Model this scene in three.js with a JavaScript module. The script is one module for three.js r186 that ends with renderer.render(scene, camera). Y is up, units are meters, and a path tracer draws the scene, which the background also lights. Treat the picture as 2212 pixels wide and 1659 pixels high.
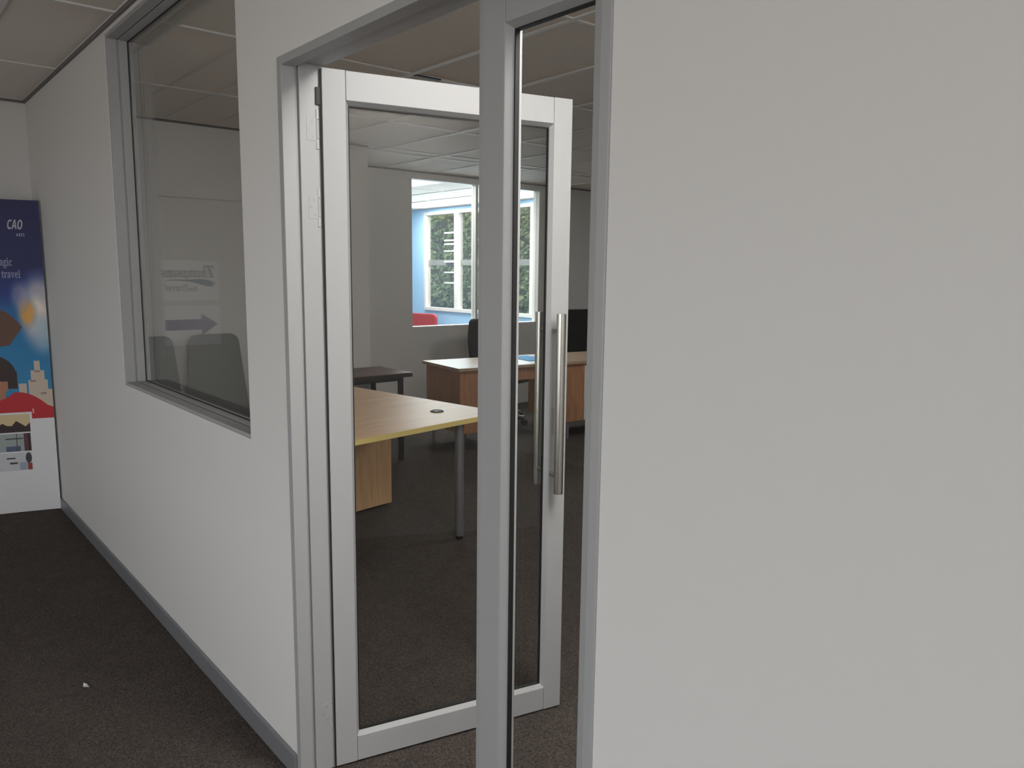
import * as THREE from 'three';
import { RoundedBoxGeometry } from 'three/addons/geometries/RoundedBoxGeometry.js';
import { mergeGeometries } from 'three/addons/utils/BufferGeometryUtils.js';
import { RectAreaLightUniformsLib } from 'three/addons/lights/RectAreaLightUniformsLib.js';

// ------------------------------------------------------------------ camera, sky, exposure
const scene = new THREE.Scene();
const FPX = 1669.2;
const camera = new THREE.PerspectiveCamera(2 * Math.atan(829.5 / FPX) * 180 / Math.PI, 2212 / 1659, 0.03, 200);
{
  const yaw = 40.396 * Math.PI / 180, pitch = 8.178 * Math.PI / 180, roll = 0.663 * Math.PI / 180;
  const fw = new THREE.Vector3(-Math.cos(yaw) * Math.cos(pitch), -Math.sin(pitch), -Math.sin(yaw) * Math.cos(pitch));
  const rt = new THREE.Vector3().crossVectors(fw, new THREE.Vector3(0, 1, 0)).normalize();
  const up = new THREE.Vector3().crossVectors(rt, fw);
  camera.up.copy(up.clone().multiplyScalar(Math.cos(roll)).addScaledVector(rt, -Math.sin(roll)));
  camera.position.set(0, 1.5373, 0.923);
  camera.lookAt(camera.position.clone().add(fw));
}
const renderer = new THREE.WebGLRenderer({ antialias: true });
renderer.toneMapping = THREE.LinearToneMapping;
renderer.toneMappingExposure = 1.5;
renderer.shadowMap.enabled = true;
RectAreaLightUniformsLib.init();
scene.background = new THREE.Color().setRGB(1.32, 1.40, 1.50);       // even overcast sky

const LIGHT = { corridor: 0.88, end: 3.0, room: 13.5, far: 18, farWindow: 4.6 };
function areaLight(name, w, h, [x, y, z], [tx, ty, tz], intensity, color) {
  const l = new THREE.RectAreaLight(new THREE.Color().setRGB(...color), intensity, w, h);
  l.name = name; l.position.set(x, y, z); l.lookAt(tx, ty, tz); scene.add(l); return l;
}
// daylight entering by the corridor's window wall behind the camera, and by the next room's outer window; the small light is added fill
areaLight('corridor_end_daylight', 2.4, 1.3, [4.42, 1.6, 1.75], [0, 1.6, 1.75], LIGHT.end, [1.0, 0.975, 0.95]);
areaLight('corridor_window_daylight', 3.9, 1.5, [-0.9, 1.3, 3.18], [-0.9, 1.3, 0], LIGHT.corridor, [1.0, 0.975, 0.96]);
areaLight('corridor_far_fill_light', 0.6, 1.5, [-5.36, 1.3, 3.18], [-5.36, 1.3, 0], LIGHT.corridor, [1.0, 0.975, 0.96]);
areaLight('next_room_window_daylight', 3.6, 1.55, [-9.17, 1.7, -6.38], [-9.17, 1.7, 0], LIGHT.farWindow, [0.72, 0.9, 1.0]);

// ------------------------------------------------------------------ helpers
let seed = 7;
const rnd = () => { seed = (seed * 1664525 + 1013904223) % 4294967296; return seed / 4294967296; };
const used = new Map();
function numbered(name) {
  const n = used.get(name) ?? 0; used.set(name, n + 1);
  return n ? `${name}_${String(n).padStart(3, '0')}` : name;
}
function shadows(o) { o.traverse((c) => { if (c.isMesh) { c.castShadow = true; c.receiveShadow = true; } }); return o; }
function thing(name, label, category, pos = [0, 0, 0], turn = 0, extra = {}) {
  const o = new THREE.Group(); o.name = numbered(name); o.position.set(...pos); o.rotation.y = turn;
  o.userData = { label, category, ...extra }; scene.add(o); return o;
}
function part(name, geo, mat, parent, pos, rot) {
  const m = new THREE.Mesh(Array.isArray(geo) ? mergeGeometries(geo.map(plain)) : geo, mat);
  m.name = name; if (pos) m.position.set(...pos); if (rot) m.rotation.set(...rot); parent.add(m); return m;
}
function solo(name, geo, mat, label, category, extra = {}) {
  const m = new THREE.Mesh(Array.isArray(geo) ? mergeGeometries(geo.map(plain)) : geo, mat);
  m.name = numbered(name); m.userData = { label, category, ...extra }; scene.add(m); return m;
}
function plain(g) { const r = g.index ? g.toNonIndexed() : g; for (const k of Object.keys(r.attributes)) if (!['position', 'normal', 'uv'].includes(k)) r.deleteAttribute(k); return r; }
function metreUV(g) {          // texture coordinates in metres, by the way each face points
  const r = g.index ? g.toNonIndexed() : g, p = r.attributes.position, n = r.attributes.normal, uv = new Float32Array(p.count * 2);
  for (let i = 0; i < p.count; i++) {
    const ax = Math.abs(n.getX(i)), ay = Math.abs(n.getY(i)), az = Math.abs(n.getZ(i));
    if (ay >= ax && ay >= az) { uv[2 * i] = p.getX(i); uv[2 * i + 1] = p.getZ(i); }
    else if (ax >= az) { uv[2 * i] = p.getZ(i); uv[2 * i + 1] = p.getY(i); }
    else { uv[2 * i] = p.getX(i); uv[2 * i + 1] = p.getY(i); }
  }
  r.setAttribute('uv', new THREE.BufferAttribute(uv, 2)); return r;
}
// box from ranges
function bx(x0, x1, y0, y1, z0, z1) {
  const g = new THREE.BoxGeometry(Math.abs(x1 - x0), Math.abs(y1 - y0), Math.abs(z1 - z0));
  g.translate((x0 + x1) / 2, (y0 + y1) / 2, (z0 + z1) / 2); return metreUV(g);
}
function rb(x0, x1, y0, y1, z0, z1, r = 0.003, seg = 2) {
  const g = new RoundedBoxGeometry(Math.abs(x1 - x0), Math.abs(y1 - y0), Math.abs(z1 - z0), seg, r);
  g.translate((x0 + x1) / 2, (y0 + y1) / 2, (z0 + z1) / 2); return metreUV(g);
}
function cyl(r, x, y0, y1, z, seg = 20) { const g = new THREE.CylinderGeometry(r, r, y1 - y0, seg); g.translate(x, (y0 + y1) / 2, z); return g; }
function rod(a, b, r, seg = 12) {
  const A = new THREE.Vector3(...a), B = new THREE.Vector3(...b), d = B.clone().sub(A), L = d.length();
  const g = new THREE.CylinderGeometry(r, r, L, seg);
  g.applyQuaternion(new THREE.Quaternion().setFromUnitVectors(new THREE.Vector3(0, 1, 0), d.normalize()));
  g.translate((A.x + B.x) / 2, (A.y + B.y) / 2, (A.z + B.z) / 2); return g;
}
function tube(pts, r, seg = 40, rad = 10) { return new THREE.TubeGeometry(new THREE.CatmullRomCurve3(pts.map((q) => new THREE.Vector3(...q))), seg, r, rad); }
// mesh bent strip: quad list between profile rows
function noiseTex(size, fn, srgb, repeat) {
  const d = new Uint8Array(size * size * 4);
  for (let j = 0; j < size; j++) for (let i = 0; i < size; i++) { const c = fn(i, j); d.set([c[0], c[1], c[2], 255].map((v) => Math.max(0, Math.min(255, v))), (j * size + i) * 4); }
  const t = new THREE.DataTexture(d, size, size); t.wrapS = t.wrapT = THREE.RepeatWrapping; t.magFilter = THREE.LinearFilter; t.minFilter = THREE.LinearMipmapLinearFilter; t.generateMipmaps = true;
  if (srgb) t.colorSpace = THREE.SRGBColorSpace; t.repeat.set(repeat, repeat); t.needsUpdate = true; return t;
}
function lattice(n) { const a = new Float32Array(n * n); for (let i = 0; i < a.length; i++) a[i] = rnd(); return (x, y) => {
  const xi = Math.floor(x), yi = Math.floor(y), fx = x - xi, fy = y - yi, s = (t) => t * t * (3 - 2 * t), m = (v) => ((v % n) + n) % n;
  const q = (i, j) => a[m(yi + j) * n + m(xi + i)];
  return (q(0, 0) * (1 - s(fx)) + q(1, 0) * s(fx)) * (1 - s(fy)) + (q(0, 1) * (1 - s(fx)) + q(1, 1) * s(fx)) * s(fy); }; }
const L16 = lattice(16), L64 = lattice(64), L256 = lattice(256);
const std = (o) => new THREE.MeshStandardMaterial(o);
const lin = (r, g, b) => new THREE.Color().setRGB(r, g, b);

// ------------------------------------------------------------------ materials
const carpetTex = noiseTex(512, (i, j) => {
  const f = L256(i / 2, j / 2), e = L256(j / 2 + 91.3, i / 2 + 17), c = L16(i / 32, j / 32), k = rnd();
  const v = 0.55 + 0.36 * f + 0.2 * (e - 0.5) + 0.08 * (c - 0.5) + 0.6 * (k - 0.5);
  return [84 * v + 8, 75 * v + 7, 69 * v + 6];
}, true, 1 / 1.1);
const carpetBump = noiseTex(512, (i, j) => { const v = 255 * (0.6 * L256(i / 2, j / 2) + 0.4 * rnd()); return [v, v, v]; }, false, 1 / 1.1);
const paintBump = noiseTex(256, (i, j) => { const v = 255 * (0.5 * L64(i / 4, j / 4) + 0.5 * L256(i, j)); return [v, v, v]; }, false, 1 / 0.35);
const tileTex = noiseTex(256, (i, j) => { const v = 0.93 + 0.07 * L256(i, j) - (rnd() > 0.985 ? 0.1 : 0); return [255 * v, 252 * v, 247 * v]; }, true, 1 / 0.4);
function woodTex(base, dark, amp) {
  return noiseTex(512, (i, j) => {
    const g = L256(i / 2.2, j / 60), h = L64(i / 9 + 3 * L16(j / 128, i / 128), j / 130), t = amp * (0.55 * g + 0.6 * h);
    return [0, 1, 2].map((k) => base[k] * (1 - t) + dark[k] * t);
  }, true, 1);
}
const M = {
  paint: std({ color: lin(0.72, 0.71, 0.695), roughness: 0.72, bumpMap: paintBump, bumpScale: 0.0001 }),
  daylightTintPaint: std({ color: lin(0.38, 0.64, 0.90), roughness: 0.75, bumpMap: paintBump, bumpScale: 0.0001 }),  // blue daylight tint of the white walls put into the paint colour
  carpet: std({ map: carpetTex, roughness: 0.98, bumpMap: carpetBump, bumpScale: 0.004 }),
  tile: std({ map: tileTex, color: lin(0.80, 0.76, 0.725), roughness: 0.92 }),
  tbar: std({ color: lin(0.70, 0.68, 0.66), roughness: 0.6 }),
  slab: std({ color: lin(0.35, 0.34, 0.33), roughness: 0.9 }),
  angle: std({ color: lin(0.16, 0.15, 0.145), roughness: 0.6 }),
  alu: std({ color: lin(0.395, 0.397, 0.40), roughness: 0.52, metalness: 0.12 }),
  aluEdge: std({ color: lin(0.35, 0.35, 0.355), roughness: 0.5, metalness: 0.4 }),
  skirting: std({ color: lin(0.27, 0.275, 0.29), roughness: 0.45, metalness: 0.35 }),
  gasket: std({ color: lin(0.008, 0.008, 0.009), roughness: 0.6 }),
  steel: std({ color: lin(0.60, 0.58, 0.54), roughness: 0.24, metalness: 1 }),
  hinge: std({ color: lin(0.45, 0.45, 0.44), roughness: 0.5, metalness: 0.3 }),
  glass: new THREE.MeshPhysicalMaterial({ color: lin(0.965, 0.975, 0.97), roughness: 0, metalness: 0, transmission: 1, thickness: 0, ior: 1.5 }),
  doorGlass: new THREE.MeshPhysicalMaterial({ color: lin(0.98, 0.985, 0.98), roughness: 0, metalness: 0, transmission: 1, thickness: 0, ior: 1.5, specularIntensity: 0.36 }),
  white: std({ color: lin(0.74, 0.74, 0.72), roughness: 0.55 }),
  cream: std({ color: lin(0.72, 0.69, 0.60), roughness: 0.6 }),
  doorWhite: std({ color: lin(0.66, 0.65, 0.60), roughness: 0.5 }),
  wood: std({ map: woodTex([247, 211, 168], [224, 178, 130], 0.85), roughness: 0.45 }),
  woodPanel: std({ map: woodTex([244, 204, 156], [218, 172, 122], 0.85), roughness: 0.5 }),
  edging: std({ color: lin(0.92, 0.72, 0.26), roughness: 0.45 }),
  brownWood: std({ map: woodTex([186, 138, 102], [148, 104, 72], 0.9), roughness: 0.5 }),
  greyWood: std({ map: woodTex([192, 166, 142], [160, 132, 108], 0.85), roughness: 0.4 }),
  mahogany: std({ map: woodTex([104, 58, 40], [66, 32, 22], 0.9), roughness: 0.35 }),
  blackMetal: std({ color: lin(0.02, 0.02, 0.021), roughness: 0.45, metalness: 0.3 }),
  greyMetal: std({ color: lin(0.30, 0.30, 0.31), roughness: 0.4, metalness: 0.6 }),
  blackFabric: std({ color: lin(0.017, 0.017, 0.018), roughness: 0.95 }),
  greyFabric: std({ color: lin(0.075, 0.076, 0.077), roughness: 0.95, bumpMap: carpetBump, bumpScale: 0.0015 }),
  redFabric: std({ color: lin(0.28, 0.025, 0.035), roughness: 0.8 }),
  blackPlastic: std({ color: lin(0.015, 0.015, 0.015), roughness: 0.5 }),
  blueReflection: std({ color: lin(0.05, 0.42, 0.90), roughness: 0.7 }),
  paper: std({ color: lin(0.74, 0.74, 0.735), roughness: 0.6 }),
  lampGlow: std({ color: lin(0.8, 0.8, 0.8), emissive: lin(1, 0.99, 0.97), emissiveIntensity: 1.6, roughness: 0.5 }),
  earth: std({ color: lin(0.14, 0.12, 0.08), roughness: 1 }),
  concrete: std({ color: lin(0.28, 0.27, 0.26), roughness: 0.9 }),
  bark: std({ color: lin(0.10, 0.06, 0.035), roughness: 0.95 }),
};
const STR = { kind: 'structure' };
const H = 2.567;                                 // ceiling height
const WT = 0.11;                                 // partition thickness
const SIGNX = -5.82, JOGZ = -2.43, BACKX = -6.89, OUTZ = -6.45, REARZ = 3.25, RIGHTX = 4.5, ROOMX = 0.04, FARX = -13.0;

// ------------------------------------------------------------------ shell of the building
{
  const f = solo('floor', [bx(FARX - 0.1, RIGHTX + 0.1, -0.2, 0, OUTZ - 0.12, REARZ + 0.12)], M.carpet, 'dark brown speckled carpet running through corridor and office', 'floor', STR);
  solo('ceiling_slab', [bx(FARX - 0.1, RIGHTX + 0.1, 2.66, 2.85, OUTZ - 0.12, REARZ + 0.12)], M.slab, 'grey concrete slab above the ceiling tiles', 'ceiling', STR);
}
function wallShape(pts, holes, depth, mat, name, label, place) {
  const s = new THREE.Shape(pts.map((q) => new THREE.Vector2(...q)));
  for (const h of holes) s.holes.push(new THREE.Path([[h[0], h[2]], [h[1], h[2]], [h[1], h[3]], [h[0], h[3]]].map((q) => new THREE.Vector2(...q))));
  const g = new THREE.ExtrudeGeometry(s, { depth, bevelEnabled: false });
  place(g); return solo(name, g, mat, label, 'wall', STR);
}
const rect = (a, b, c, d) => [[a, c], [b, c], [b, d], [a, d]];
const WIN = { x0: -3.839, x1: -2.354, y0: 1.008, y1: 2.535 }, DOOR = { x0: -2.071, x1: -0.855, y1: 2.1015 };
wallShape([[SIGNX, 0], [DOOR.x0, 0], [DOOR.x0, DOOR.y1], [DOOR.x1, DOOR.y1], [DOOR.x1, 0], [RIGHTX, 0], [RIGHTX, 2.66], [SIGNX, 2.66]],
  [[WIN.x0, WIN.x1, WIN.y0, WIN.y1]], WT, M.paint, 'wall_front', 'white painted partition wall holding the glazed door and the tall window', (g) => g.translate(0, 0, -WT));
// walls along z: shape drawn in (z, y), extruded towards -x
const alongZ = (x) => (g) => { g.rotateY(-Math.PI / 2); g.translate(x, 0, 0); };    // (x,y,z) -> (-z, y, x): depth goes to -x
const DZ0 = 0.355, DZ1 = 1.28, DTOP = 2.075;                 // flush door in the corridor's end wall
wallShape([[JOGZ, 0], [DZ0, 0], [DZ0, DTOP], [DZ1, DTOP], [DZ1, 0], [REARZ, 0], [REARZ, 2.66], [JOGZ, 2.66]], [], 0.1, M.paint, 'wall_left', 'off-white end wall with the flush door, behind the pop-up banner', alongZ(SIGNX));
solo('wall_alcove', bx(FARX, SIGNX - 0.1, 0, 2.66, JOGZ, JOGZ + 0.1), M.paint, 'off-white wall turning back behind the flush door wall', 'wall', STR);
const IW = { z0: -5.345, z1: -3.535, y0: 0.945, y1: 2.505 };
wallShape(rect(OUTZ, JOGZ, 0, 2.66), [[IW.z0, IW.z1, IW.y0, IW.y1]], 0.1, M.paint, 'wall_inner', 'off-white wall with the inner window to the bright next room', alongZ(BACKX));
const EW = { x0: -10.99, x1: -7.35, y0: 0.905, y1: 2.515 };
wallShape(rect(FARX, BACKX - 0.1, 0, 2.66), [[EW.x0, EW.x1, EW.y0, EW.y1]], 0.12, M.daylightTintPaint, 'wall_back', 'outer wall, painted with a pale blue daylight tint, under the garden windows of the next room', (g) => g.translate(0, 0, OUTZ - 0.12));
solo('wall_back', bx(BACKX - 0.1, RIGHTX, 0, 2.66, OUTZ - 0.12, OUTZ), M.paint, 'off-white back wall of the office behind the far desk', 'wall', STR);
solo('wall_far', bx(FARX - 0.1, FARX, 0, 2.66, OUTZ - 0.12, JOGZ + 0.1), M.daylightTintPaint, 'end wall of the bright next room, painted with a pale blue daylight tint', 'wall', STR);
const SW = { z0: 0.5, z1: 3.0, y0: 0.9, y1: 2.3 };
wallShape(rect(OUTZ - 0.12, REARZ + 0.12, 0, 2.66), [[SW.z0, SW.z1, SW.y0, SW.y1]], 0.1, M.paint, 'wall_right', 'white wall closing corridor and office on the right, with an end window', alongZ(RIGHTX + 0.1));
solo('wall_side', bx(ROOMX, ROOMX + 0.1, 0, 2.66, OUTZ, -WT), M.paint, 'white side wall of the office, mirrored in the open door glass', 'wall', STR);
const CW = { x0: -2.9, x1: 1.1, y0: 0.52, y1: 2.08 }, CS = { x0: -5.7, x1: -5.02, y0: 0.52, y1: 2.08 };
wallShape(rect(SIGNX - 0.1, RIGHTX, 0, 2.66), [[CW.x0, CW.x1, CW.y0, CW.y1], [CS.x0, CS.x1, CS.y0, CS.y1]], 0.12, M.paint, 'wall_rear', 'white corridor wall with wide daylight window opposite the glazed door', (g) => g.translate(0, 0, REARZ));

// ------------------------------------------------------------------ suspended ceilings: tiles, grid bars
const lampCells = [[-0.6, -0.526], [-3.0, -4.126], [-7.8, -4.126], [-7.8, -5.926], [-10.2, -5.926]];
const isLamp = (x, z) => lampCells.some(([a, b]) => Math.abs(a - x) < 0.2 && Math.abs(b - z) < 0.1);
function suspended(label, x0, x1, z0, z1, shadeStrips) {
  const c = thing('ceiling', label, 'ceiling', [0, 0, 0], 0, STR);
  const xs = [x0], zs = [z0];
  for (let k = -12; k <= 4; k++) { const v = k * 1.2; if (v > x0 + 0.01 && v < x1 - 0.01) xs.push(v); } xs.push(x1);
  for (let k = -14; k <= 8; k++) { const v = k * 0.6 - 0.226; if (v > z0 + 0.01 && v < z1 - 0.01) zs.push(v); } zs.push(z1);
  for (let i = 0; i + 1 < xs.length; i++) for (let j = 0; j + 1 < zs.length; j++) {
    const mx = (xs[i] + xs[i + 1]) / 2, mz = (zs[j] + zs[j + 1]) / 2;
    if (isLamp(mx, mz)) continue;
    const t = part('ceiling_tile', bx(xs[i] + 0.008, xs[i + 1] - 0.008, H + 0.006, H + 0.02, zs[j] + 0.008, zs[j + 1] - 0.008), M.tile, c);
    t.position.y = (rnd() - 0.5) * 0.003;
  }
  for (const z of zs) part('grid_bar', bx(x0, x1, H - 0.002, H + 0.03, Math.max(z0, z - 0.012), Math.min(z1, z + 0.012)), M.tbar, c);
  for (const x of xs) part('grid_bar', bx(Math.max(x0, x - 0.012), Math.min(x1, x + 0.012), H - 0.001, H + 0.03, z0, z1), M.tbar, c);
  shadeStrips.forEach((g) => part('joint_shade_strip', g, M.angle, c));  // dark strips drawn for the shadow line where ceiling meets wall
  return c;
}
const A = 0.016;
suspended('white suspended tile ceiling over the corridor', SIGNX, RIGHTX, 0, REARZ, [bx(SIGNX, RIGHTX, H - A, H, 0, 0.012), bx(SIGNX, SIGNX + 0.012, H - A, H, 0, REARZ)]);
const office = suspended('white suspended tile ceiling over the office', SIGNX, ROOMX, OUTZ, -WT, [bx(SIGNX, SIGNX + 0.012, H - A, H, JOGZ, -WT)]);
part('tile_gap', bx(-3.61, -3.585, H - 0.004, H + 0.002, -1.60, -1.44), M.gasket, office);
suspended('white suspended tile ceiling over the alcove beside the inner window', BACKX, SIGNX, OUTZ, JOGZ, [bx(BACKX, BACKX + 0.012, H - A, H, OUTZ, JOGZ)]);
suspended('white suspended tile ceiling of the bright next room', FARX, BACKX - 0.1, OUTZ, JOGZ, []);

// recessed fluorescent panels: housing, glowing diffuser, area light just under it
function troffer(x, z, power, label, group) {
  const t = thing('ceiling_light', label, 'light', [x, H, z], 0, group ? { group } : {});
  const f = 0.03, w = 0.592, d = 0.292;
  part('frame', [bx(-w, w, -0.006, 0.03, -d, -d + f), bx(-w, w, -0.006, 0.03, d - f, d), bx(-w, -w + f, -0.006, 0.03, -d + f, d - f), bx(w - f, w, -0.006, 0.03, -d + f, d - f)], M.white, t);
  part('housing', bx(-w, w, 0.03, 0.07, -d, d), M.white, t);
  part('diffuser', bx(-w + f, w - f, 0.004, 0.012, -d + f, d - f), M.lampGlow, t);
  areaLight('ceiling_light_panel', 2 * (w - f), 2 * (d - f), [x, H - 0.008, z], [x, 0, z], power, [1.0, 0.975, 0.94]);
}
troffer(-0.6, -0.526, LIGHT.room, 'lit ceiling panel just behind the partition, beside the office side wall', null);
troffer(-3.0, -4.126, LIGHT.room * 0.5, 'added lit ceiling panel, out of view, brightening the far desk and back wall', null);  // added out of sight to brighten the far end of the office
troffer(-7.8, -4.126, LIGHT.far, 'glowing ceiling panel in the next room, just inside its inner window', null);
troffer(-7.8, -5.926, LIGHT.far, 'glowing ceiling panel by the garden windows beside the inner wall', null);
troffer(-10.2, -5.926, LIGHT.far, 'glowing ceiling panel above the mullion of the garden windows', null);

// ------------------------------------------------------------------ baseboards
{
  const b = thing('baseboard_front', 'grey metal skirting along the foot of the partition below the window', 'baseboard', [0, 0, 0], 0, STR);
  part('skirting_length', rb(SIGNX, -4.402, 0, 0.07, 0, 0.012, 0.002), M.skirting, b);
  part('skirting_length', rb(-4.4, DOOR.x0, 0, 0.07, 0, 0.012, 0.002), M.skirting, b);
  solo('baseboard_front', rb(DOOR.x1, RIGHTX, 0, 0.07, 0, 0.012, 0.002), M.skirting, 'grey metal skirting at the foot of the plain white wall', 'baseboard', STR);
  solo('baseboard_left', rb(SIGNX, SIGNX + 0.012, 0, 0.07, 0.012, REARZ, 0.002), M.skirting, 'grey metal skirting along the end wall behind the banner', 'baseboard', STR);
}

// ------------------------------------------------------------------ window in the partition
{
  const w = thing('window_1', 'tall grey-framed partition window mirroring the paper signs', 'window', [0, 0, 0], 0, STR);
  const { x0, x1, y0, y1 } = WIN, t = 0.012, zA = -0.004, zB = -0.047, zC = -0.054, zD = -0.112;
  // lining with a groove: a front band, a thinner neck, a rear band
  const lining = (sx0, sx1, sy0, sy1, vertical, side) => [
    rb(sx0, sx1, sy0, sy1, zB, zA, 0.0015), rb(sx0, sx1, sy0, sy1, zD, zC, 0.0015),
    vertical ? bx(side > 0 ? sx0 + 0.006 : sx0, side > 0 ? sx1 : sx1 - 0.006, sy0, sy1, zC, zB) : bx(sx0, sx1, side > 0 ? sy0 + 0.006 : sy0, side > 0 ? sy1 : sy1 - 0.006, zC, zB)];
  part('frame_side', lining(x0, x0 + t, y0, y1, true, -1), M.alu, w);
  part('frame_side', lining(x1 - t, x1, y0, y1, true, 1), M.alu, w);
  part('frame_head', lining(x0 + t, x1 - t, y1 - t, y1, false, 1), M.alu, w);
  part('frame_sill', lining(x0 + t, x1 - t, y0, y0 + t, false, -1), M.alu, w);
  part('gasket', [bx(x0 + t, x0 + t + 0.004, y0 + t, y1 - t, -0.092, -0.089), bx(x0 + t, x1 - t, y0 + t, y0 + t + 0.004, -0.092, -0.089), bx(x0 + t, x1 - t, y1 - t - 0.004, y1 - t, -0.092, -0.089), bx(x1 - t - 0.004, x1 - t, y0 + t, y1 - t, -0.092, -0.089)], M.gasket, w);
  part('pane', bx(x0 + t, x1 - t, y0 + t, y1 - t, -0.098, -0.092), M.glass, w);
}

// ------------------------------------------------------------------ door frame
const JX = -2.045, RX = -0.878, HY = 2.079;
{
  const t = thing('trim_1', 'grey aluminium door frame set in the white partition', 'door frame', [0, 0, 0], 0, STR);
  const zf = 0.004, zg = -0.036, zh = -0.046, zb = -0.116;
  // hinge jamb: front band, groove, rear band that carries the hinges
  part('jamb', [rb(DOOR.x0, JX, 0, DOOR.y1, zg, zf, 0.002), bx(DOOR.x0, JX - 0.009, 0, DOOR.y1, zh, zg), rb(DOOR.x0, JX, 0, DOOR.y1, zb, zh, 0.002)], M.alu, t);
  part('jamb', [rb(RX, DOOR.x1, 0, DOOR.y1, zg, zf, 0.002), rb(RX + 0.004, DOOR.x1, 0, DOOR.y1, zb, zg, 0.001), rb(RX - 0.004, RX, 0, HY, -0.05, -0.008, 0.001)], M.alu, t);
  part('head', [rb(JX, RX, HY, DOOR.y1, zg, zf, 0.002), bx(JX, RX, HY + 0.009, DOOR.y1, zh, zg), rb(JX, RX, 2.0935, DOOR.y1, zb, zh, 0.002)], M.alu, t);
  // hinge plates with screws on the jamb, and the bright strike strip at the top
  for (const y of [1.925, 1.713, 0.19]) {
    const p = part('hinge_plate', rb(JX - 0.0005, JX + 0.0008, y - 0.032, y + 0.032, -0.1, -0.066, 0.0006), M.alu, t);
    for (const [dy, z] of [[0.02, -0.084], [0, -0.074], [-0.02, -0.086]]) part('screw', rod([JX, y + dy, z], [JX + 0.0014, y + dy, z], 0.003, 10), M.aluEdge, p);
  }
}

// ------------------------------------------------------------------ open door leaf
const TH = Math.atan2(0.97193, 0.23528);
function triPrism(tri) {                            // prism between two triangles [[a,b,c],[d,e,f]], faces turned outwards
  const [[a, b, c], [d, e, f]] = tri, cen = new THREE.Vector3(); [a, b, c, d, e, f].forEach((q) => cen.add(new THREE.Vector3(...q))); cen.multiplyScalar(1 / 6);
  const pos = [];
  for (const t of [[a, b, c], [d, e, f], [a, b, e], [a, e, d], [b, c, f], [b, f, e], [c, a, d], [c, d, f]]) {
    const [p, q, r] = t.map((v) => new THREE.Vector3(...v)), n = q.clone().sub(p).cross(r.clone().sub(p));
    const flip = n.dot(p.clone().add(q).add(r).multiplyScalar(1 / 3).sub(cen)) < 0;
    for (const v of flip ? [p, r, q] : [p, q, r]) pos.push(v.x, v.y, v.z);
  }
  const g = new THREE.BufferGeometry(); g.setAttribute('position', new THREE.Float32BufferAttribute(pos, 3)); g.computeVertexNormals();
  g.setAttribute('uv', new THREE.Float32BufferAttribute(new Float32Array(pos.length / 3 * 2), 2)); return g;
}
// mitred sloping beads from the face of the frame down to a black gasket that holds the glass
const BEAD = { k: 0.0095, g: 0.013, z: -0.0165, glass: -0.027 };
function leafGlazing(d, x0, x1, y0, y1, bead) {
  const k = BEAD.k, zf = -0.001, zb = BEAD.z, C = [[x0, y0, 1, 1], [x1, y0, -1, 1], [x1, y1, -1, -1], [x0, y1, 1, -1]];
  const end = ([x, y, sx, sy]) => [[x, y, zf], [x + sx * k, y + sy * k, zb], [x, y, zb]];
  for (let i = 0; i < 4; i++) part('glazing_bead', triPrism([end(C[i]), end(C[(i + 1) % 4])]), bead, d);
  const w = BEAD.g, zg = BEAD.glass;
  part('gasket', [bx(x0, x0 + w, y0, y1, zg, zb), bx(x1 - w, x1, y0, y1, zg, zb), bx(x0 + w, x1 - w, y0, y0 + w, zg, zb), bx(x0 + w, x1 - w, y1 - w, y1, zg, zb)], M.gasket, d);
  part('pane', bx(x0 + 0.001, x1 - 0.001, y0 + 0.001, y1 - 0.001, zg - 0.006, zg), M.doorGlass, d);
}
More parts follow.
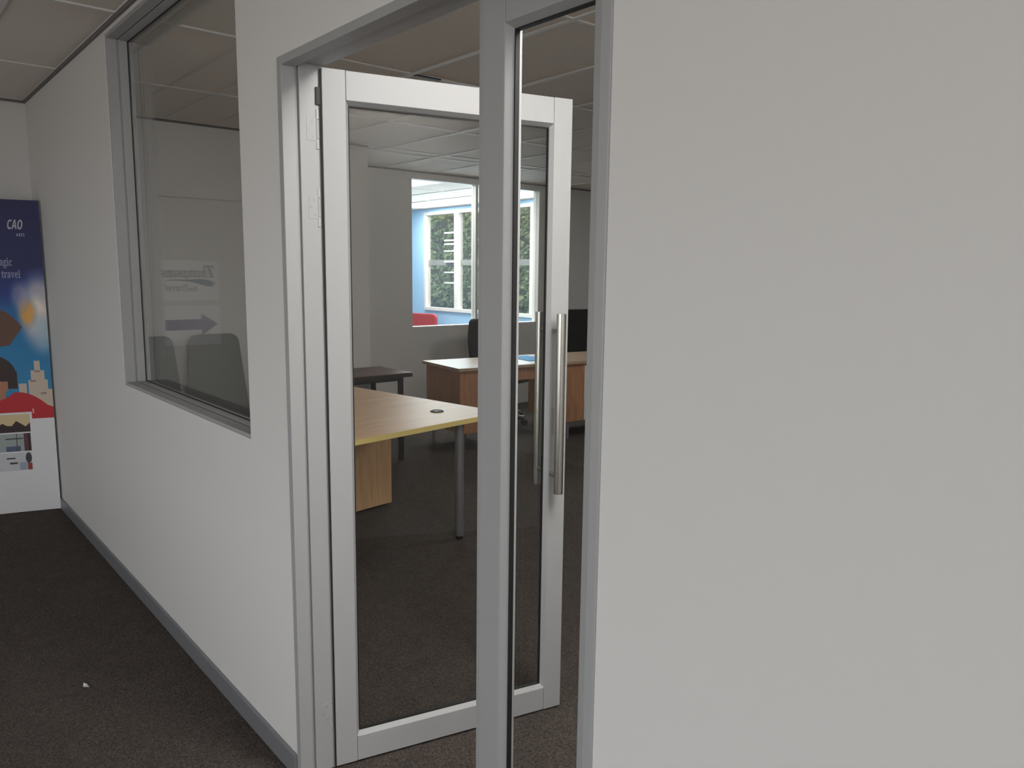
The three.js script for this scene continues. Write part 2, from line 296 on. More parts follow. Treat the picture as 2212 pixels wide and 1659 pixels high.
{
  const d = thing('door_1', 'open glazed aluminium door leaf swung into the office, with pull bar handle', 'door', [-2.0324, 0, -0.1077], TH, STR);
  const W = 0.803, y0 = 0.007, y1 = 2.0895, st = 0.0665, tr = 0.081, br = 0.083, T = 0.045, r = 0.002;
  part('stile', rb(0, st, y0, y1, -T, 0, r), M.alu, d);
  part('stile', rb(W - st, W, y0, y1, -T, 0, r), M.alu, d);
  part('rail', rb(st + 0.0006, W - st - 0.0006, y1 - tr, y1 - 0.0006, -T, -0.0004, r), M.alu, d);
  part('rail', rb(st + 0.0006, W - st - 0.0006, y0 + 0.0006, y0 + br, -T, -0.0004, r), M.alu, d);
  leafGlazing(d, st, W - st, y0 + br, y1 - tr, M.alu);
  part('seal_strip', bx(-0.0035, 0, y0, y1 - 0.004, -0.010, -0.004), M.gasket, d);
  part('seal_strip', bx(-0.0035, 0, y0, y1 - 0.004, -0.040, -0.034), M.gasket, d);
  part('edge_channel', bx(-0.006, 0, y0, y1 - 0.002, -0.030, -0.014), M.aluEdge, d);
  part('edge_strip', rb(W, W + 0.003, y0, y1 - 0.004, -0.035, -0.006, 0.001), M.aluEdge, d);
  for (const y of [1.925, 1.713, 0.19]) {          // butt hinges: two outer knuckles and one inner on a pin
    const h = part('hinge', cyl(0.0035, -0.0125, y - 0.055, y + 0.055, -0.014, 12), M.aluEdge, d);
    for (const [a, b, m] of [[-0.053, -0.027, M.hinge], [-0.025, 0.025, M.alu], [0.027, 0.053, M.hinge]]) part('knuckle', cyl(0.0072, -0.0125, y + a, y + b, -0.014, 16), m, h);
  }
  part('top_pivot_block', rb(-0.016, -0.004, 1.99, 2.037, -0.02, -0.004, 0.001), M.blackPlastic, d);
  // pull bars on both faces, on two standoffs each
  for (const [z, f, m] of [[0.05, 0, M.steel], [-T - 0.05, -T, M.steel]]) {
    const b = part('pull_bar', (() => { const g = cyl(0.0155, W - 0.055, 0.808, 1.408, z, 32); return g; })(), m, d);
    for (const y of [0.865, 1.352]) part('standoff', rod([W - 0.055, y, f], [W - 0.055, y, z], 0.009, 20), m, b);
  }
  part('lock_keep', rb(W - 0.06, W - 0.048, 1.0, 1.09, 0, 0.002, 0.001), M.aluEdge, d);
}
// closed narrow leaf beside it
{
  const d = thing('door_2', 'closed narrow glazed aluminium leaf next to the white wall', 'door', [-1.272, 0, -0.06], 0, STR);
  const W = -RX * -1 - -1.272, y0 = 0.007, y1 = 2.0895, T = 0.045, st = 0.084, sr = 0.075, r = 0.002;
  part('stile', [rb(0.015, st, y0, y1, -T, 0, r)], M.alu, d);
  part('meeting_rebate', rb(0, 0.0145, y0, y1, -T, -0.004, r), M.alu, d);
  part('stile', rb(W - sr, W, y0, y1, -T, 0, r), M.alu, d);
  part('rail', rb(st + 0.0006, W - sr - 0.0006, y1 - 0.084, y1, -T, -0.0004, r), M.alu, d);
  part('rail', rb(st + 0.0006, W - sr - 0.0006, y0, y0 + 0.083, -T, -0.0004, r), M.alu, d);
  leafGlazing(d, st, W - sr, y0 + 0.083, y1 - 0.084, M.alu);
}

// ------------------------------------------------------------------ flush door with paper signs on the end wall
{
  const d = thing('door_3', 'white flush door with lever handle at the end of the corridor', 'door', [SIGNX, 0, 0], 0, STR);
  part('leaf', rb(-0.06, -0.02, 0.006, DTOP - 0.035, DZ0 + 0.03, DZ1 - 0.03, 0.002), M.doorWhite, d);
  part('door_frame', [rb(-0.1, 0.006, 0, DTOP, DZ1 - 0.027, DZ1, 0.002), rb(-0.1, 0.006, 0, DTOP, DZ0, DZ0 + 0.027, 0.002), rb(-0.1, 0.006, DTOP - 0.03, DTOP, DZ0 + 0.027, DZ1 - 0.027, 0.002)], M.doorWhite, d);
  const l = part('lever_handle', tube([[-0.018, 1.055, 0.438], [0.03, 1.056, 0.438], [0.036, 1.056, 0.45], [0.036, 1.054, 0.54]], 0.009, 30, 12), M.steel, d);
  part('back_plate', rb(-0.02, -0.014, 0.93, 1.10, 0.418, 0.458, 0.002), M.greyMetal, l);
  part('keyhole', rod([-0.016, 0.97, 0.438], [-0.012, 0.97, 0.438], 0.012, 16), M.blackPlastic, l);
}
function canvas(w, h, draw) {
  const c = document.createElement('canvas'); c.width = w; c.height = h; draw(c.getContext('2d'), w, h);
  const t = new THREE.CanvasTexture(c); t.colorSpace = THREE.SRGBColorSpace; t.magFilter = THREE.LinearFilter; return t;
}
// flat print facing +x: u runs to -z (to the right for somebody who faces it)
function sheet(name, z0, z1, y0, y1, x, tex, label, category) {
  const g = new THREE.BoxGeometry(0.0012, y1 - y0, z1 - z0); g.translate(x, (y0 + y1) / 2, (z0 + z1) / 2);
  const m = std({ map: tex, roughness: 0.55 });
  const o = solo(name, g, m, label, category); return o;
}
const signTex = canvas(1024, 712, (c, w, h) => {
  c.fillStyle = '#f1f2f2'; c.fillRect(0, 0, w, h);
  c.fillStyle = '#3c4152'; c.font = 'italic bold 300px serif'; c.fillText('T', 20, 300);
  c.font = 'italic bold 230px serif'; c.fillText('hompsons', 190, 300, 790);
  c.fillStyle = '#1f6f86'; c.beginPath(); c.moveTo(60, 395); c.bezierCurveTo(260, 300, 420, 330, 560, 345); c.bezierCurveTo(720, 330, 840, 335, 960, 365); c.bezierCurveTo(780, 350, 600, 360, 480, 385); c.bezierCurveTo(330, 420, 200, 470, 130, 470); c.bezierCurveTo(90, 450, 70, 420, 60, 395); c.fill();
  c.fillStyle = '#5a5f72'; c.font = 'italic bold 110px serif'; c.fillText('for', 370, 545); c.font = 'italic bold 160px serif'; c.fillText('Travel', 520, 545, 420);
});
const DF = SIGNX - 0.0185;
sheet('paper_sign', 0.562, 0.975, 1.312, 1.600, DF, signTex, 'white paper sign with italic lettering and teal swoosh on flush door', 'sign');
const arrowTex = canvas(1024, 712, (c, w, h) => {
  c.fillStyle = '#eff0f0'; c.fillRect(0, 0, w, h);
  c.fillStyle = '#3a3f86'; c.beginPath(); const y = 340;
  c.moveTo(964, y - 95); c.lineTo(334, y - 95); c.lineTo(334, y - 195); c.lineTo(39, y); c.lineTo(334, y + 195); c.lineTo(334, y + 95); c.lineTo(964, y + 95); c.closePath(); c.fill();
});
sheet('arrow_sign', 0.562, 0.975, 0.985, 1.273, DF, arrowTex, 'white paper sheet with a blue arrow on the flush door', 'sign');

// ------------------------------------------------------------------ curved pop-up banner in the corridor
{
  const b = thing('pop_up_banner', 'tall curved pop-up banner, navy above and white below, in the corridor corner', 'banner', [0, 0, 0], 0);
  const tex = canvas(800, 1940, (c, w, h) => {
    const S = w / 0.40, X = (z) => w - z * S, Y = (y) => (1.94 - y) * (h / 1.94);      // z = distance from the partition, y = height
    let g = c.createLinearGradient(0, 0, 0, Y(0.6));
    g.addColorStop(0, '#1b1d58'); g.addColorStop(0.3, '#1f2263'); g.addColorStop(0.42, '#1d3a8c'); g.addColorStop(0.5, '#1f6fae'); g.addColorStop(0.68, '#1f86bf'); g.addColorStop(1, '#3f95c4');
    c.fillStyle = g; c.fillRect(0, 0, w, h);
    // clouds and sun flare in the printed sky
    for (const [z, y, r, col, a] of [[0.03, 1.31, 0.12, '#d9c3c4', 0.9], [0.035, 1.23, 0.13, '#f6e3d6', 1], [0.05, 1.24, 0.09, '#fff3e6', 1], [0.1, 1.26, 0.06, '#f3b35a', 0.9], [0.13, 1.36, 0.06, '#b9b0c8', 0.6], [0.02, 1.12, 0.08, '#9cc4dd', 0.6]]) {
      const q = c.createRadialGradient(X(z), Y(y), 0, X(z), Y(y), r * S); q.addColorStop(0, col); q.addColorStop(0.45, col); q.addColorStop(1, 'rgba(120,150,200,0)'); c.globalAlpha = a; c.fillStyle = q; c.fillRect(X(z) - r * S, Y(y) - r * S, 2 * r * S, 2 * r * S);
    }
    c.globalAlpha = 1;
    // generic printed holiday scene: hill, pale buildings, a person in a red shirt seen from behind
    c.fillStyle = '#6d4a3a'; c.beginPath(); c.moveTo(X(0.6), Y(1.1)); c.bezierCurveTo(X(0.4), Y(1.36), X(0.22), Y(1.34), X(0.13), Y(1.17)); c.lineTo(X(0.2), Y(1.06)); c.lineTo(X(0.6), Y(1.0)); c.fill();
    c.fillStyle = '#d9c7b4'; for (const [z, y, ww, hh] of [[0.085, 0.96, 0.03, 0.06], [0.105, 0.9, 0.07, 0.06], [0.12, 0.84, 0.1, 0.18], [0.05, 0.78, 0.06, 0.14], [0.17, 0.82, 0.04, 0.12]]) c.fillRect(X(z), Y(y), ww * S, hh * 1030);
    c.fillStyle = '#a98f86'; for (const [z, y] of [[0.085, 0.9], [0.11, 0.84], [0.06, 0.76]]) c.fillRect(X(z), Y(y), 0.03 * S, 12);
    c.fillStyle = '#b98266'; c.beginPath(); c.ellipse(X(0.29), Y(0.86), 0.085 * S, 0.11 * 1030, 0, 0, 7); c.fill(); c.fillRect(X(0.32), Y(0.8), 0.08 * S, 130);
    c.fillStyle = '#3a2a25'; c.beginPath(); c.ellipse(X(0.27), Y(0.92), 0.09 * S, 0.075 * 1030, 0.2, 0, 7); c.fill(); c.fillRect(X(0.225), Y(0.9), 0.05 * S, 110);
    c.fillStyle = '#c9272f'; c.beginPath(); c.moveTo(X(0.7), Y(0.55)); c.lineTo(X(0.52), Y(0.74)); c.quadraticCurveTo(X(0.3), Y(0.66), X(0.2), Y(0.765)); c.quadraticCurveTo(X(0.12), Y(0.78), X(0.03), Y(0.68)); c.lineTo(X(0), Y(0.665)); c.lineTo(X(0), Y(0.5)); c.lineTo(X(0.7), Y(0.5)); c.fill();
    c.fillStyle = '#e6b9ae'; c.fillRect(X(0.11), Y(0.66), 16, 30);
    // white foot with three small photographs
    c.fillStyle = '#f2f2f4'; c.fillRect(0, Y(0.596), w, h); c.fillRect(0, Y(0.64), X(0.115), 60);
    const ph = [['#e6cfa0', '#3a2c2a', '#8b5a45'], ['#aab4b4', '#5d6b86', '#6b3c44'], ['#d9d9de', '#4a4a52', '#a3403c']];
    for (let k = 0; k < 3; k++) { const y = 0.628 - k * 0.122, x1 = X(0.128 + k * 0.002), x0 = X(0.6), hh = 0.11 * 1030; c.fillStyle = ph[k][0]; c.fillRect(x0, Y(y), x1 - x0, hh); c.fillStyle = ph[k][1];
      if (k === 0) { c.beginPath(); c.moveTo(x0, Y(y) + hh); c.lineTo(x0, Y(y) + 60); for (let q = 0; q <= 20; q++) c.lineTo(x0 + (x1 - x0) * q / 20, Y(y) + 62 + 14 * Math.sin(q * 2.1) + 8 * Math.cos(q * 5)); c.lineTo(x1, Y(y) + hh); c.fill(); }
      if (k === 1) { c.fillRect(x1 - 260, Y(y) + 80, 150, 33); c.fillStyle = '#4b5052'; c.fillRect(x1 - 150, Y(y), 9, hh); c.fillRect(x1 - 260, Y(y) + 28, 180, 8); c.fillStyle = ph[k][2]; c.fillRect(x1 - 72, Y(y), 44, hh); c.fillStyle = '#3c262b'; c.fillRect(x1 - 30, Y(y), 30, hh); }
      if (k === 2) { c.fillRect(x1 - 260, Y(y) + 30, 90, 9); c.fillRect(x1 - 230, Y(y) + 60, 80, 12); c.beginPath(); c.ellipse(x1 - 32, Y(y) + 36, 32, 34, 0, 0, 7); c.fill(); c.fillStyle = ph[k][2]; c.fillRect(x1 - 46, Y(y) + 70, 46, 43); c.fillStyle = '#a9b4c4'; c.fillRect(x1 - 130, Y(y) + 62, 80, 50); } }
    // lettering at the banner's edge
    c.save(); c.textAlign = 'right'; c.fillStyle = '#c3c6d2';
    c.font = 'italic bold 78px sans-serif'; c.fillText('CAO', X(0.09), Y(1.765)); c.font = 'bold 26px sans-serif'; c.fillText('A B E S', X(0.082), Y(1.722), 130);
    c.fillStyle = '#9ea4c0'; c.font = 'bold 62px serif'; c.fillText('magic', X(0.155), Y(1.545)); c.fillText('travel', X(0.118), Y(1.472));
    c.restore();
  });
  // curved sheet: distance z from the partition -> x
  const curve = (z) => -5.535 - 0.34 * z + 0.17 * z * z;
  const N = 32, pos = [], uv = [], idx = [], T = 0.006;
  for (let i = 0; i <= N; i++) { const z = 0.012 + (i / N) * 0.40, u = 1 - i / N; pos.push(curve(z), 0.004, z, curve(z), 1.94, z); uv.push(u, 0, u, 1); }
  for (let i = 0; i < N; i++) { const a = 2 * i; idx.push(a, a + 1, a + 2, a + 1, a + 3, a + 2); }
  const g = new THREE.BufferGeometry(); g.setAttribute('position', new THREE.Float32BufferAttribute(pos, 3)); g.setAttribute('uv', new THREE.Float32BufferAttribute(uv, 2)); g.setIndex(idx); g.computeVertexNormals();
  part('printed_panel', g, new THREE.MeshStandardMaterial({ map: tex, roughness: 0.5, side: THREE.DoubleSide }), b);
  const s = new THREE.Shape(); for (let i = 0; i <= N; i++) { const z = 0.012 + 0.40 * i / N; i ? s.lineTo(curve(z) - 0.001, -z) : s.moveTo(curve(z) - 0.001, -z); }
  for (let i = N; i >= 0; i--) { const z = 0.012 + 0.40 * i / N; s.lineTo(curve(z) - 0.012, -z); }
  const back = new THREE.ExtrudeGeometry(s, { depth: 1.936, bevelEnabled: false }); back.rotateX(-Math.PI / 2); back.translate(0, 0.004, 0);
  part('backing', back, M.blackPlastic, b);
}

// ------------------------------------------------------------------ grey chairs along the end wall inside the office
function roundedPoly(pts, r) {                                     // polygon with rounded corners
  const s = new THREE.Shape(), n = pts.length;
  for (let i = 0; i < n; i++) {
    const p = new THREE.Vector2(...pts[i]), a = new THREE.Vector2(...pts[(i + n - 1) % n]), b = new THREE.Vector2(...pts[(i + 1) % n]);
    const rr = Array.isArray(r) ? r[i] : r, u = p.clone().add(a.sub(p).setLength(rr)), v = p.clone().add(b.sub(p).setLength(rr));
    i ? s.lineTo(u.x, u.y) : s.moveTo(u.x, u.y); s.quadraticCurveTo(p.x, p.y, v.x, v.y);
  }
  s.closePath(); return s;
}
function paddedPanel(pts, r, depth, bevel = 0.012) {
  const g = new THREE.ExtrudeGeometry(roundedPoly(pts, r), { depth: depth - 2 * bevel, bevelEnabled: true, bevelThickness: bevel, bevelSize: bevel, bevelSegments: 4, curveSegments: 10 });
  g.translate(0, 0, -depth / 2 + bevel); return g;
}
function greyChair(x, z, turn, label) {           // faces local +z
  const t = thing('visitor_chair', label, 'chair', [x, 0, z], turn, { group: 'grey chairs along the office end wall' });
  part('backrest', paddedPanel([[-0.22, 0.40], [0.22, 0.40], [0.165, 1.06], [-0.165, 1.06]], [0.03, 0.03, 0.06, 0.06], 0.06), M.greyFabric, t, [0, 0, -0.2], [-0.09, 0, 0]);
  part('seat', rb(-0.205, 0.205, 0.39, 0.47, -0.21, 0.25, 0.03, 4), M.greyFabric, t);
  for (const sx of [-1, 1]) for (const sz of [-1, 1]) part('leg', rod([sx * 0.19, 0, sz * 0.22], [sx * 0.18, 0.4, sz * 0.19], 0.012), M.blackMetal, t);
}
greyChair(-5.45, -0.605, Math.PI / 2, 'dark grey upholstered chair seen through the partition window, in the corner by the partition');
greyChair(-5.45, -1.075, Math.PI / 2, 'dark grey upholstered chair seen through the partition window, between its twin and the dark table');

// ------------------------------------------------------------------ light wood corner desk
{
  const a = 8.5 * Math.PI / 180;
  const d = thing('corner_desk', 'light wood corner desk with yellow edging and cable grommet behind the door', 'desk', [-3.43, 0, -1.93], a);
  const out = [[0, 0], [0, 1.58], [-0.72, 1.58], [-0.72, 0.95], [-1.0, 0.62], [-1.62, 0.62], [-1.62, 0]];
  const flat = (inset, depth, y) => { const s = new THREE.Shape(out.map(([x, z]) => new THREE.Vector2(x, -z))); const g = new THREE.ExtrudeGeometry(s, { depth, bevelEnabled: false }); g.rotateX(-Math.PI / 2); g.translate(0, y, 0); return g; };
  part('desktop', flat(0, 0.0275, 0.7025), M.wood, d);
  // edging strip round the top, a hair proud of the board
  const strips = []; for (let i = 0; i < out.length; i++) { const [x0, z0] = out[i], [x1, z1] = out[(i + 1) % out.length], L = Math.hypot(x1 - x0, z1 - z0); const g = rb(-L / 2 - 0.001, L / 2 + 0.001, 0.702, 0.7295, -0.0012, 0.0012, 0.0008, 1); g.rotateY(-Math.atan2(z1 - z0, x1 - x0)); g.translate((x0 + x1) / 2, 0, (z0 + z1) / 2); strips.push(g); }
  part('edging', strips, M.edging, d);
  for (const [x, z] of [[-0.105, 0.256], [-0.1, 1.46], [-0.62, 1.46], [-1.52, 0.1], [-1.52, 0.52]]) { const l = part('leg', cyl(0.026, x, 0.02, 0.7025, z, 24), M.greyMetal, d); part('foot', cyl(0.02, x, 0, 0.02, z, 16), M.blackPlastic, l); }
  const p = part('pedestal', rb(-1.32, -0.895, 0.02, 0.7, 0.10, 0.60, 0.002), M.woodPanel, d);
  for (const y of [0.04, 0.26, 0.48]) part('drawer_front', rb(-1.31, -0.905, y, y + 0.21, 0.60, 0.618, 0.002), M.woodPanel, p);
  const ring = new THREE.TorusGeometry(0.035, 0.005, 8, 32); ring.rotateX(Math.PI / 2); ring.translate(-0.285, 0.7305, 0.262);
  const gr = part('cable_grommet', ring, M.blackPlastic, d);
  part('grommet_cap', cyl(0.031, -0.285, 0.7301, 0.7325, 0.262, 28), M.blackPlastic, gr); part('cable_slot', rb(-0.30, -0.27, 0.7325, 0.7335, 0.25, 0.285, 0.0004, 1), M.blackPlastic, gr);
}
// dark table against the end wall
{
  const d = thing('side_table', 'low dark brown table with black metal legs against the end wall', 'table', [-5.55, 0, -1.98], 0);
  part('tabletop', paddedPanel([[-0.255, -0.53], [0.255, -0.53], [0.255, 0.53], [-0.255, 0.53]], 0.02, 0.026, 0.003).rotateX(-Math.PI / 2), M.mahogany, d, [0, 0.712, 0]);
  part('tabletop_edge', [bx(-0.258, 0.258, 0.69, 0.716, 0.528, 0.534), bx(-0.258, 0.258, 0.69, 0.716, -0.534, -0.528), bx(0.252, 0.259, 0.69, 0.716, -0.53, 0.53), bx(-0.259, -0.252, 0.69, 0.716, -0.53, 0.53)], M.blackPlastic, d);
  part('frame', [bx(-0.22, 0.22, 0.66, 0.69, 0.43, 0.455), bx(-0.22, 0.22, 0.66, 0.69, -0.455, -0.43), bx(0.205, 0.23, 0.66, 0.69, -0.455, 0.455), bx(-0.23, -0.205, 0.66, 0.69, -0.455, 0.455)], M.blackMetal, d);
  for (const x of [-0.218, 0.218]) for (const z of [-0.442, 0.442]) part('leg', rb(x - 0.018, x + 0.018, 0, 0.69, z - 0.018, z + 0.018, 0.003), M.blackMetal, d);
}
// raised brown desk in front of the inner window
const D3 = { x: -5.163, z: -2.885, a: -7.5 * Math.PI / 180 };
{
  const d = thing('office_desk', 'brown wooden office desk raised on metal feet in front of the inner window', 'desk', [D3.x, 0, D3.z], D3.a);
  part('desktop', rb(-0.69, 0, 0.712, 0.74, -2.1, 0, 0.003), M.greyWood, d);
  const pz = [[-0.46, -0.03], [-2.06, -1.15]];
  for (const [z0, z1] of pz) {
    const p = part('pedestal', rb(-0.66, -0.03, 0.172, 0.711, z0, z1, 0.003), M.brownWood, d);
    for (const x of [-0.62, -0.07]) for (const z of [z0 + 0.05, z1 - 0.05]) part('foot', cyl(0.014, x, 0, 0.173, z, 14), M.greyMetal, p);
  }
  part('apron', rb(-0.06, -0.04, 0.60, 0.711, -1.15, -0.46, 0.002), M.brownWood, d);
  part('edging_strip', [rb(-0.0305, -0.027, 0.36, 0.695, -1.385, -1.357, 0.001), rb(-0.0305, -0.0275, 0.175, 0.362, -1.381, -1.36, 0.001)], M.white, d);
  d.children[d.children.length - 1].userData.label = 'white vertical strip on the desk front';
}
{
  const g = rb(-0.21, 0.21, 0, 0.004, -0.125, 0.125, 0.0015); const s = solo('blue_reflection_sheet', g, M.blueReflection, 'bright blue folder standing in for a reflection on the brown office desk', 'patch');  // blue reflection on the desktop, coloured onto a flat sheet
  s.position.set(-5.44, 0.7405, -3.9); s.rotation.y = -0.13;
}
function officeChair(x, z, turn, top, label) {     // faces local +z
  const t = thing('office_chair', label, 'chair', [x, 0, z], turn);
  const back = paddedPanel([[-0.19, top - 0.46], [0.19, top - 0.46], [0.245, top - 0.2], [0.215, top], [-0.215, top], [-0.245, top - 0.2]], [0.04, 0.04, 0.1, 0.035, 0.035, 0.1], 0.07, 0.02);
  part('backrest', back, M.blackFabric, t, [0, 0, -0.2]);
  part('back_bar', tube([[0, 0.43, -0.05], [0, 0.43, -0.24], [0, 0.5, -0.265], [0, top - 0.2, -0.245]], 0.018), M.blackPlastic, t);
  part('seat', rb(-0.25, 0.25, 0.42, 0.51, -0.22, 0.26, 0.035, 4), M.blackFabric, t);
  part('gas_stem', cyl(0.025, 0, 0.12, 0.43, 0, 20), M.blackMetal, t);
  const base = part('base', cyl(0.045, 0, 0.075, 0.13, 0, 20), M.greyMetal, t);
  for (let k = 0; k < 5; k++) {
    const q = k * Math.PI * 0.4 + 0.2, c = Math.cos(q), s = Math.sin(q);
    part('base_arm', rod([0, 0.105, 0], [0.29 * c, 0.075, 0.29 * s], 0.016), M.greyMetal, base);
    part('caster', rod([0.29 * c - 0.02 * s, 0.03, 0.29 * s + 0.02 * c], [0.29 * c + 0.02 * s, 0.03, 0.29 * s - 0.02 * c], 0.03, 18), M.blackPlastic, base);
  }
}
officeChair(-6.12, -4.12, Math.PI / 2 + 0.25, 1.05, 'black office chair behind the desk, backed by the inner window');
officeChair(-6.15, -5.43, Math.PI / 2 - 0.1, 1.11, 'black office chair at the far end of the brown desk');

// ------------------------------------------------------------------ inner window, garden windows, corridor window
{
  const w = thing('window_2', 'white-framed inner window looking into the bright next room', 'window', [BACKX, 0, 0], 0, STR);
  const { z0, z1, y0, y1 } = IW, t = 0.018, zm = -4.405;
  part('frame', [bx(-0.1, 0.004, y0, y1, z0, z0 + t), bx(-0.1, 0.004, y0, y1, z1 - t, z1), bx(-0.1, 0.004, y0, y0 + t, z0 + t, z1 - t), bx(-0.1, 0.004, y1 - t, y1, z0 + t, z1 - t)], M.white, w);
  part('mullion', rb(-0.08, 0.0, y0 + t, y1 - t, zm - 0.016, zm + 0.016, 0.002), M.white, w);
  part('pane', bx(-0.053, -0.047, y0 + t, y1 - t, z0 + t, zm - 0.016), M.glass, w);
  part('pane', bx(-0.053, -0.047, y0 + t, y1 - t, zm + 0.016, z1 - t), M.glass, w);
}
{
  const w = thing('window_3', 'row of white-framed garden windows with louvre blades in the next room', 'window', [0, 0, OUTZ], 0, STR);
  const { x0, x1, y0, y1 } = EW, t = 0.05, n = 4, P = (x1 - x0) / n;
  part('frame', [bx(x0, x0 + t, y0, y1, -0.1, 0.0), bx(x1 - t, x1, y0, y1, -0.1, 0.0), bx(x0 + t, x1 - t, y0, y0 + t, -0.1, 0.02), bx(x0 + t, x1 - t, y1 - t, y1, -0.1, 0.0)], M.white, w);
  for (let k = 1; k < n; k++) part('mullion', rb(x0 + k * P - 0.05, x0 + k * P + 0.05, y0 + t, y1 - t, -0.1, 0.0, 0.003), M.white, w);
  for (let k = 0; k < n; k++) {
    const a = x0 + k * P + 0.05, b = x0 + (k + 1) * P - 0.05;
    part('pane', bx(a, b, y0 + t, y1 - t, -0.063, -0.057), M.glass, w);
    part('transom', rb(a, b, 1.645, 1.735, -0.1, -0.066, 0.003), M.concrete, w);
    if (k < 2) for (const y of [2.165, 2.045, 1.985, 1.875, 1.705, 1.535, 1.365]) part('louvre_blade', rb(b - 0.3, b, y - 0.011, y + 0.011, -0.055, -0.02, 0.002), M.white, w);
  }
}
{
  const w = thing('window_4', 'wide corridor window opposite the glazed door', 'window', [0, 0, REARZ], 0, STR);
  const { x0, x1, y0, y1 } = CW, t = 0.05;
  part('frame', [bx(x0, x0 + t, y0, y1, 0.02, 0.1), bx(x1 - t, x1, y0, y1, 0.02, 0.1), bx(x0 + t, x1 - t, y0, y0 + t, 0.02, 0.1), bx(x0 + t, x1 - t, y1 - t, y1, 0.02, 0.1)], M.alu, w);
  for (let k = 1; k < 4; k++) part('mullion', rb(x0 + k * 1.0 - 0.03, x0 + k * 1.0 + 0.03, y0 + t, y1 - t, 0.02, 0.1, 0.003), M.alu, w);
  for (let k = 0; k < 4; k++) part('pane', bx(x0 + k * 1.0 + (k ? 0.03 : t), x0 + (k + 1) * 1.0 - (k < 3 ? 0.03 : t), y0 + t, y1 - t, 0.057, 0.063), M.glass, w);
}
{
  const w = thing('window_6', 'narrow added corridor window out of view, lighting the far wall', 'window', [0, 0, REARZ], 0, STR);  // unseen window added to brighten the far-left corridor wall
  const { x0, x1, y0, y1 } = CS, t = 0.05;
  part('frame', [bx(x0, x0 + t, y0, y1, 0.02, 0.1), bx(x1 - t, x1, y0, y1, 0.02, 0.1), bx(x0 + t, x1 - t, y0, y0 + t, 0.02, 0.1), bx(x0 + t, x1 - t, y1 - t, y1, 0.02, 0.1)], M.alu, w);
  part('pane', bx(x0 + t, x1 - t, y0 + t, y1 - t, 0.057, 0.063), M.glass, w);
}
{
  const w = thing('window_5', 'end window of the corridor in the closing wall', 'window', [RIGHTX, 0, 0], 0, STR);
  const { z0, z1, y0, y1 } = SW, t = 0.05, zm = (z0 + z1) / 2;
  part('frame', [bx(0.02, 0.1, y0, y1, z0, z0 + t), bx(0.02, 0.1, y0, y1, z1 - t, z1), bx(0.02, 0.1, y0, y0 + t, z0 + t, z1 - t), bx(0.02, 0.1, y1 - t, y1, z0 + t, z1 - t)], M.alu, w);
  part('mullion', rb(0.02, 0.1, y0 + t, y1 - t, zm - 0.03, zm + 0.03, 0.003), M.alu, w);
  part('pane', bx(0.057, 0.063, y0 + t, y1 - t, z0 + t, zm - 0.03), M.glass, w); part('pane', bx(0.057, 0.063, y0 + t, y1 - t, zm + 0.03, z1 - t), M.glass, w);
}
// red chair under the garden windows
{
  const t = thing('red_chair', 'red upholstered chair under the garden windows of the next room', 'chair', [-10.45, 0, -5.85], 0.35);
  part('backrest', paddedPanel([[-0.27, 0.40], [0.27, 0.40], [0.25, 0.855], [-0.25, 0.855]], [0.03, 0.03, 0.07, 0.07], 0.06, 0.02), M.redFabric, t, [0, 0, -0.22], [-0.12, 0, 0]);
  part('seat', rb(-0.24, 0.24, 0.4, 0.47, -0.2, 0.25, 0.03, 4), M.redFabric, t);
  for (const sx of [-1, 1]) for (const sz of [-1, 1]) part('leg', rod([sx * 0.21, 0, sz * 0.21], [sx * 0.2, 0.41, sz * 0.19], 0.012), M.greyMetal, t);
}
// scrap of paper on the corridor carpet
{
  const g = new THREE.BufferGeometry(); const P = [[0, 0.004, 0], [0.014, 0.001, 0.006], [0.012, 0.009, -0.006], [0.034, 0.003, -0.010], [0.006, 0.012, 0.004]];
  const I = [0, 1, 4, 1, 2, 4, 2, 0, 4, 0, 2, 1, 1, 3, 2, 1, 2, 3];
  g.setAttribute('position', new THREE.Float32BufferAttribute(P.flat(), 3)); g.setIndex(I); const n = g.toNonIndexed(); n.computeVertexNormals();
  const s = solo('paper_scrap', n, new THREE.MeshStandardMaterial({ color: lin(0.7, 0.7, 0.68), roughness: 0.7, side: THREE.DoubleSide }), 'tiny white scrap of paper on the corridor carpet', 'scrap'); s.position.set(-3.07, 0, 0.385);
}

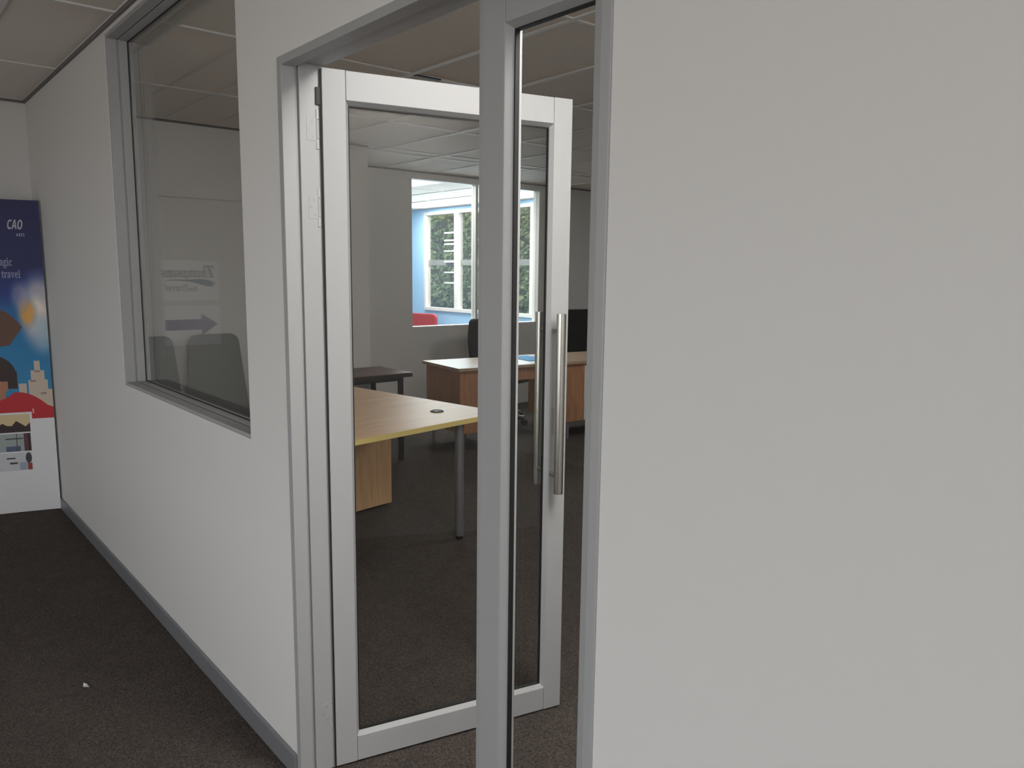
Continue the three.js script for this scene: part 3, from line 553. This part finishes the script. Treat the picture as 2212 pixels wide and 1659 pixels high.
// ------------------------------------------------------------------ garden bank outside the next room
{
  solo('ground', bx(-40, 30, -0.6, -0.2, -40, 30), M.earth, 'bare earth outside the building', 'ground', STR);
  solo('eaves', bx(-18, -4, 2.62, 2.86, -7.5, OUTZ - 0.12), M.concrete, 'grey concrete eaves over the garden windows', 'eaves', STR);
  const s = new THREE.Shape([[-9.0, -0.3], [-9.0, 0.9], [-13.5, 4.6], [-20, 5.2], [-20, -0.3]].map((q) => new THREE.Vector2(...q)));
  const g = new THREE.ExtrudeGeometry(s, { depth: 26, bevelEnabled: false }); g.rotateY(-Math.PI / 2); g.translate(-6, 0, 0);
  solo('garden_bank', g, M.earth, 'steep earth bank behind the garden windows', 'bank', STR);
  const leaf = new THREE.BufferGeometry(); leaf.setAttribute('position', new THREE.Float32BufferAttribute([0, 0, 0, 0.05, 0.02, 0.06, 0, 0.0, 0.16, 0, 0, 0, 0, 0, 0.16, -0.05, 0.02, 0.06], 3)); leaf.computeVertexNormals();
  const n = 34000, im = new THREE.InstancedMesh(leaf, new THREE.MeshStandardMaterial({ color: 0xffffff, roughness: 0.7, side: THREE.DoubleSide }), n);
  im.name = 'bank_shrubbery'; im.userData = { label: 'dense grey-green shrubs covering the bank outside the garden windows', category: 'shrubs', kind: 'stuff' };
  const o = new THREE.Object3D(), c = new THREE.Color();
  for (let i = 0; i < n; i++) {
    const x = -22 + rnd() * 16, t = rnd(), up = t < 0.25 ? [-9.0 - 0.25 * rnd(), 0.1 + t * 3.2] : [-9.0 - (t - 0.25) * 6, 0.9 + (t - 0.25) * 4.93];
    const lump = 0.28 * L64(x * 1.6, up[1] * 1.6) + 0.12 * rnd();
    o.position.set(x, up[1] + lump, up[0] + 0.7 * lump); o.rotation.set((rnd() - 0.2) * 2, rnd() * 6.3, (rnd() - 0.5) * 2); const sc = 0.4 + rnd() * 0.65; o.scale.set(sc, sc, sc); o.updateMatrix(); im.setMatrixAt(i, o.matrix);
    const v = 0.65 + 0.7 * rnd(), y = L16(x * 0.9 + 5, up[1] * 0.9); c.setRGB((0.21 + 0.09 * y) * v, (0.26 + 0.09 * y) * v, (0.12 + 0.03 * y) * v); im.setColorAt(i, c);
  }
  scene.add(im);
}
scene.traverse((o) => { if (o.isMesh) { o.castShadow = true; o.receiveShadow = true; } });
renderer.render(scene, camera);
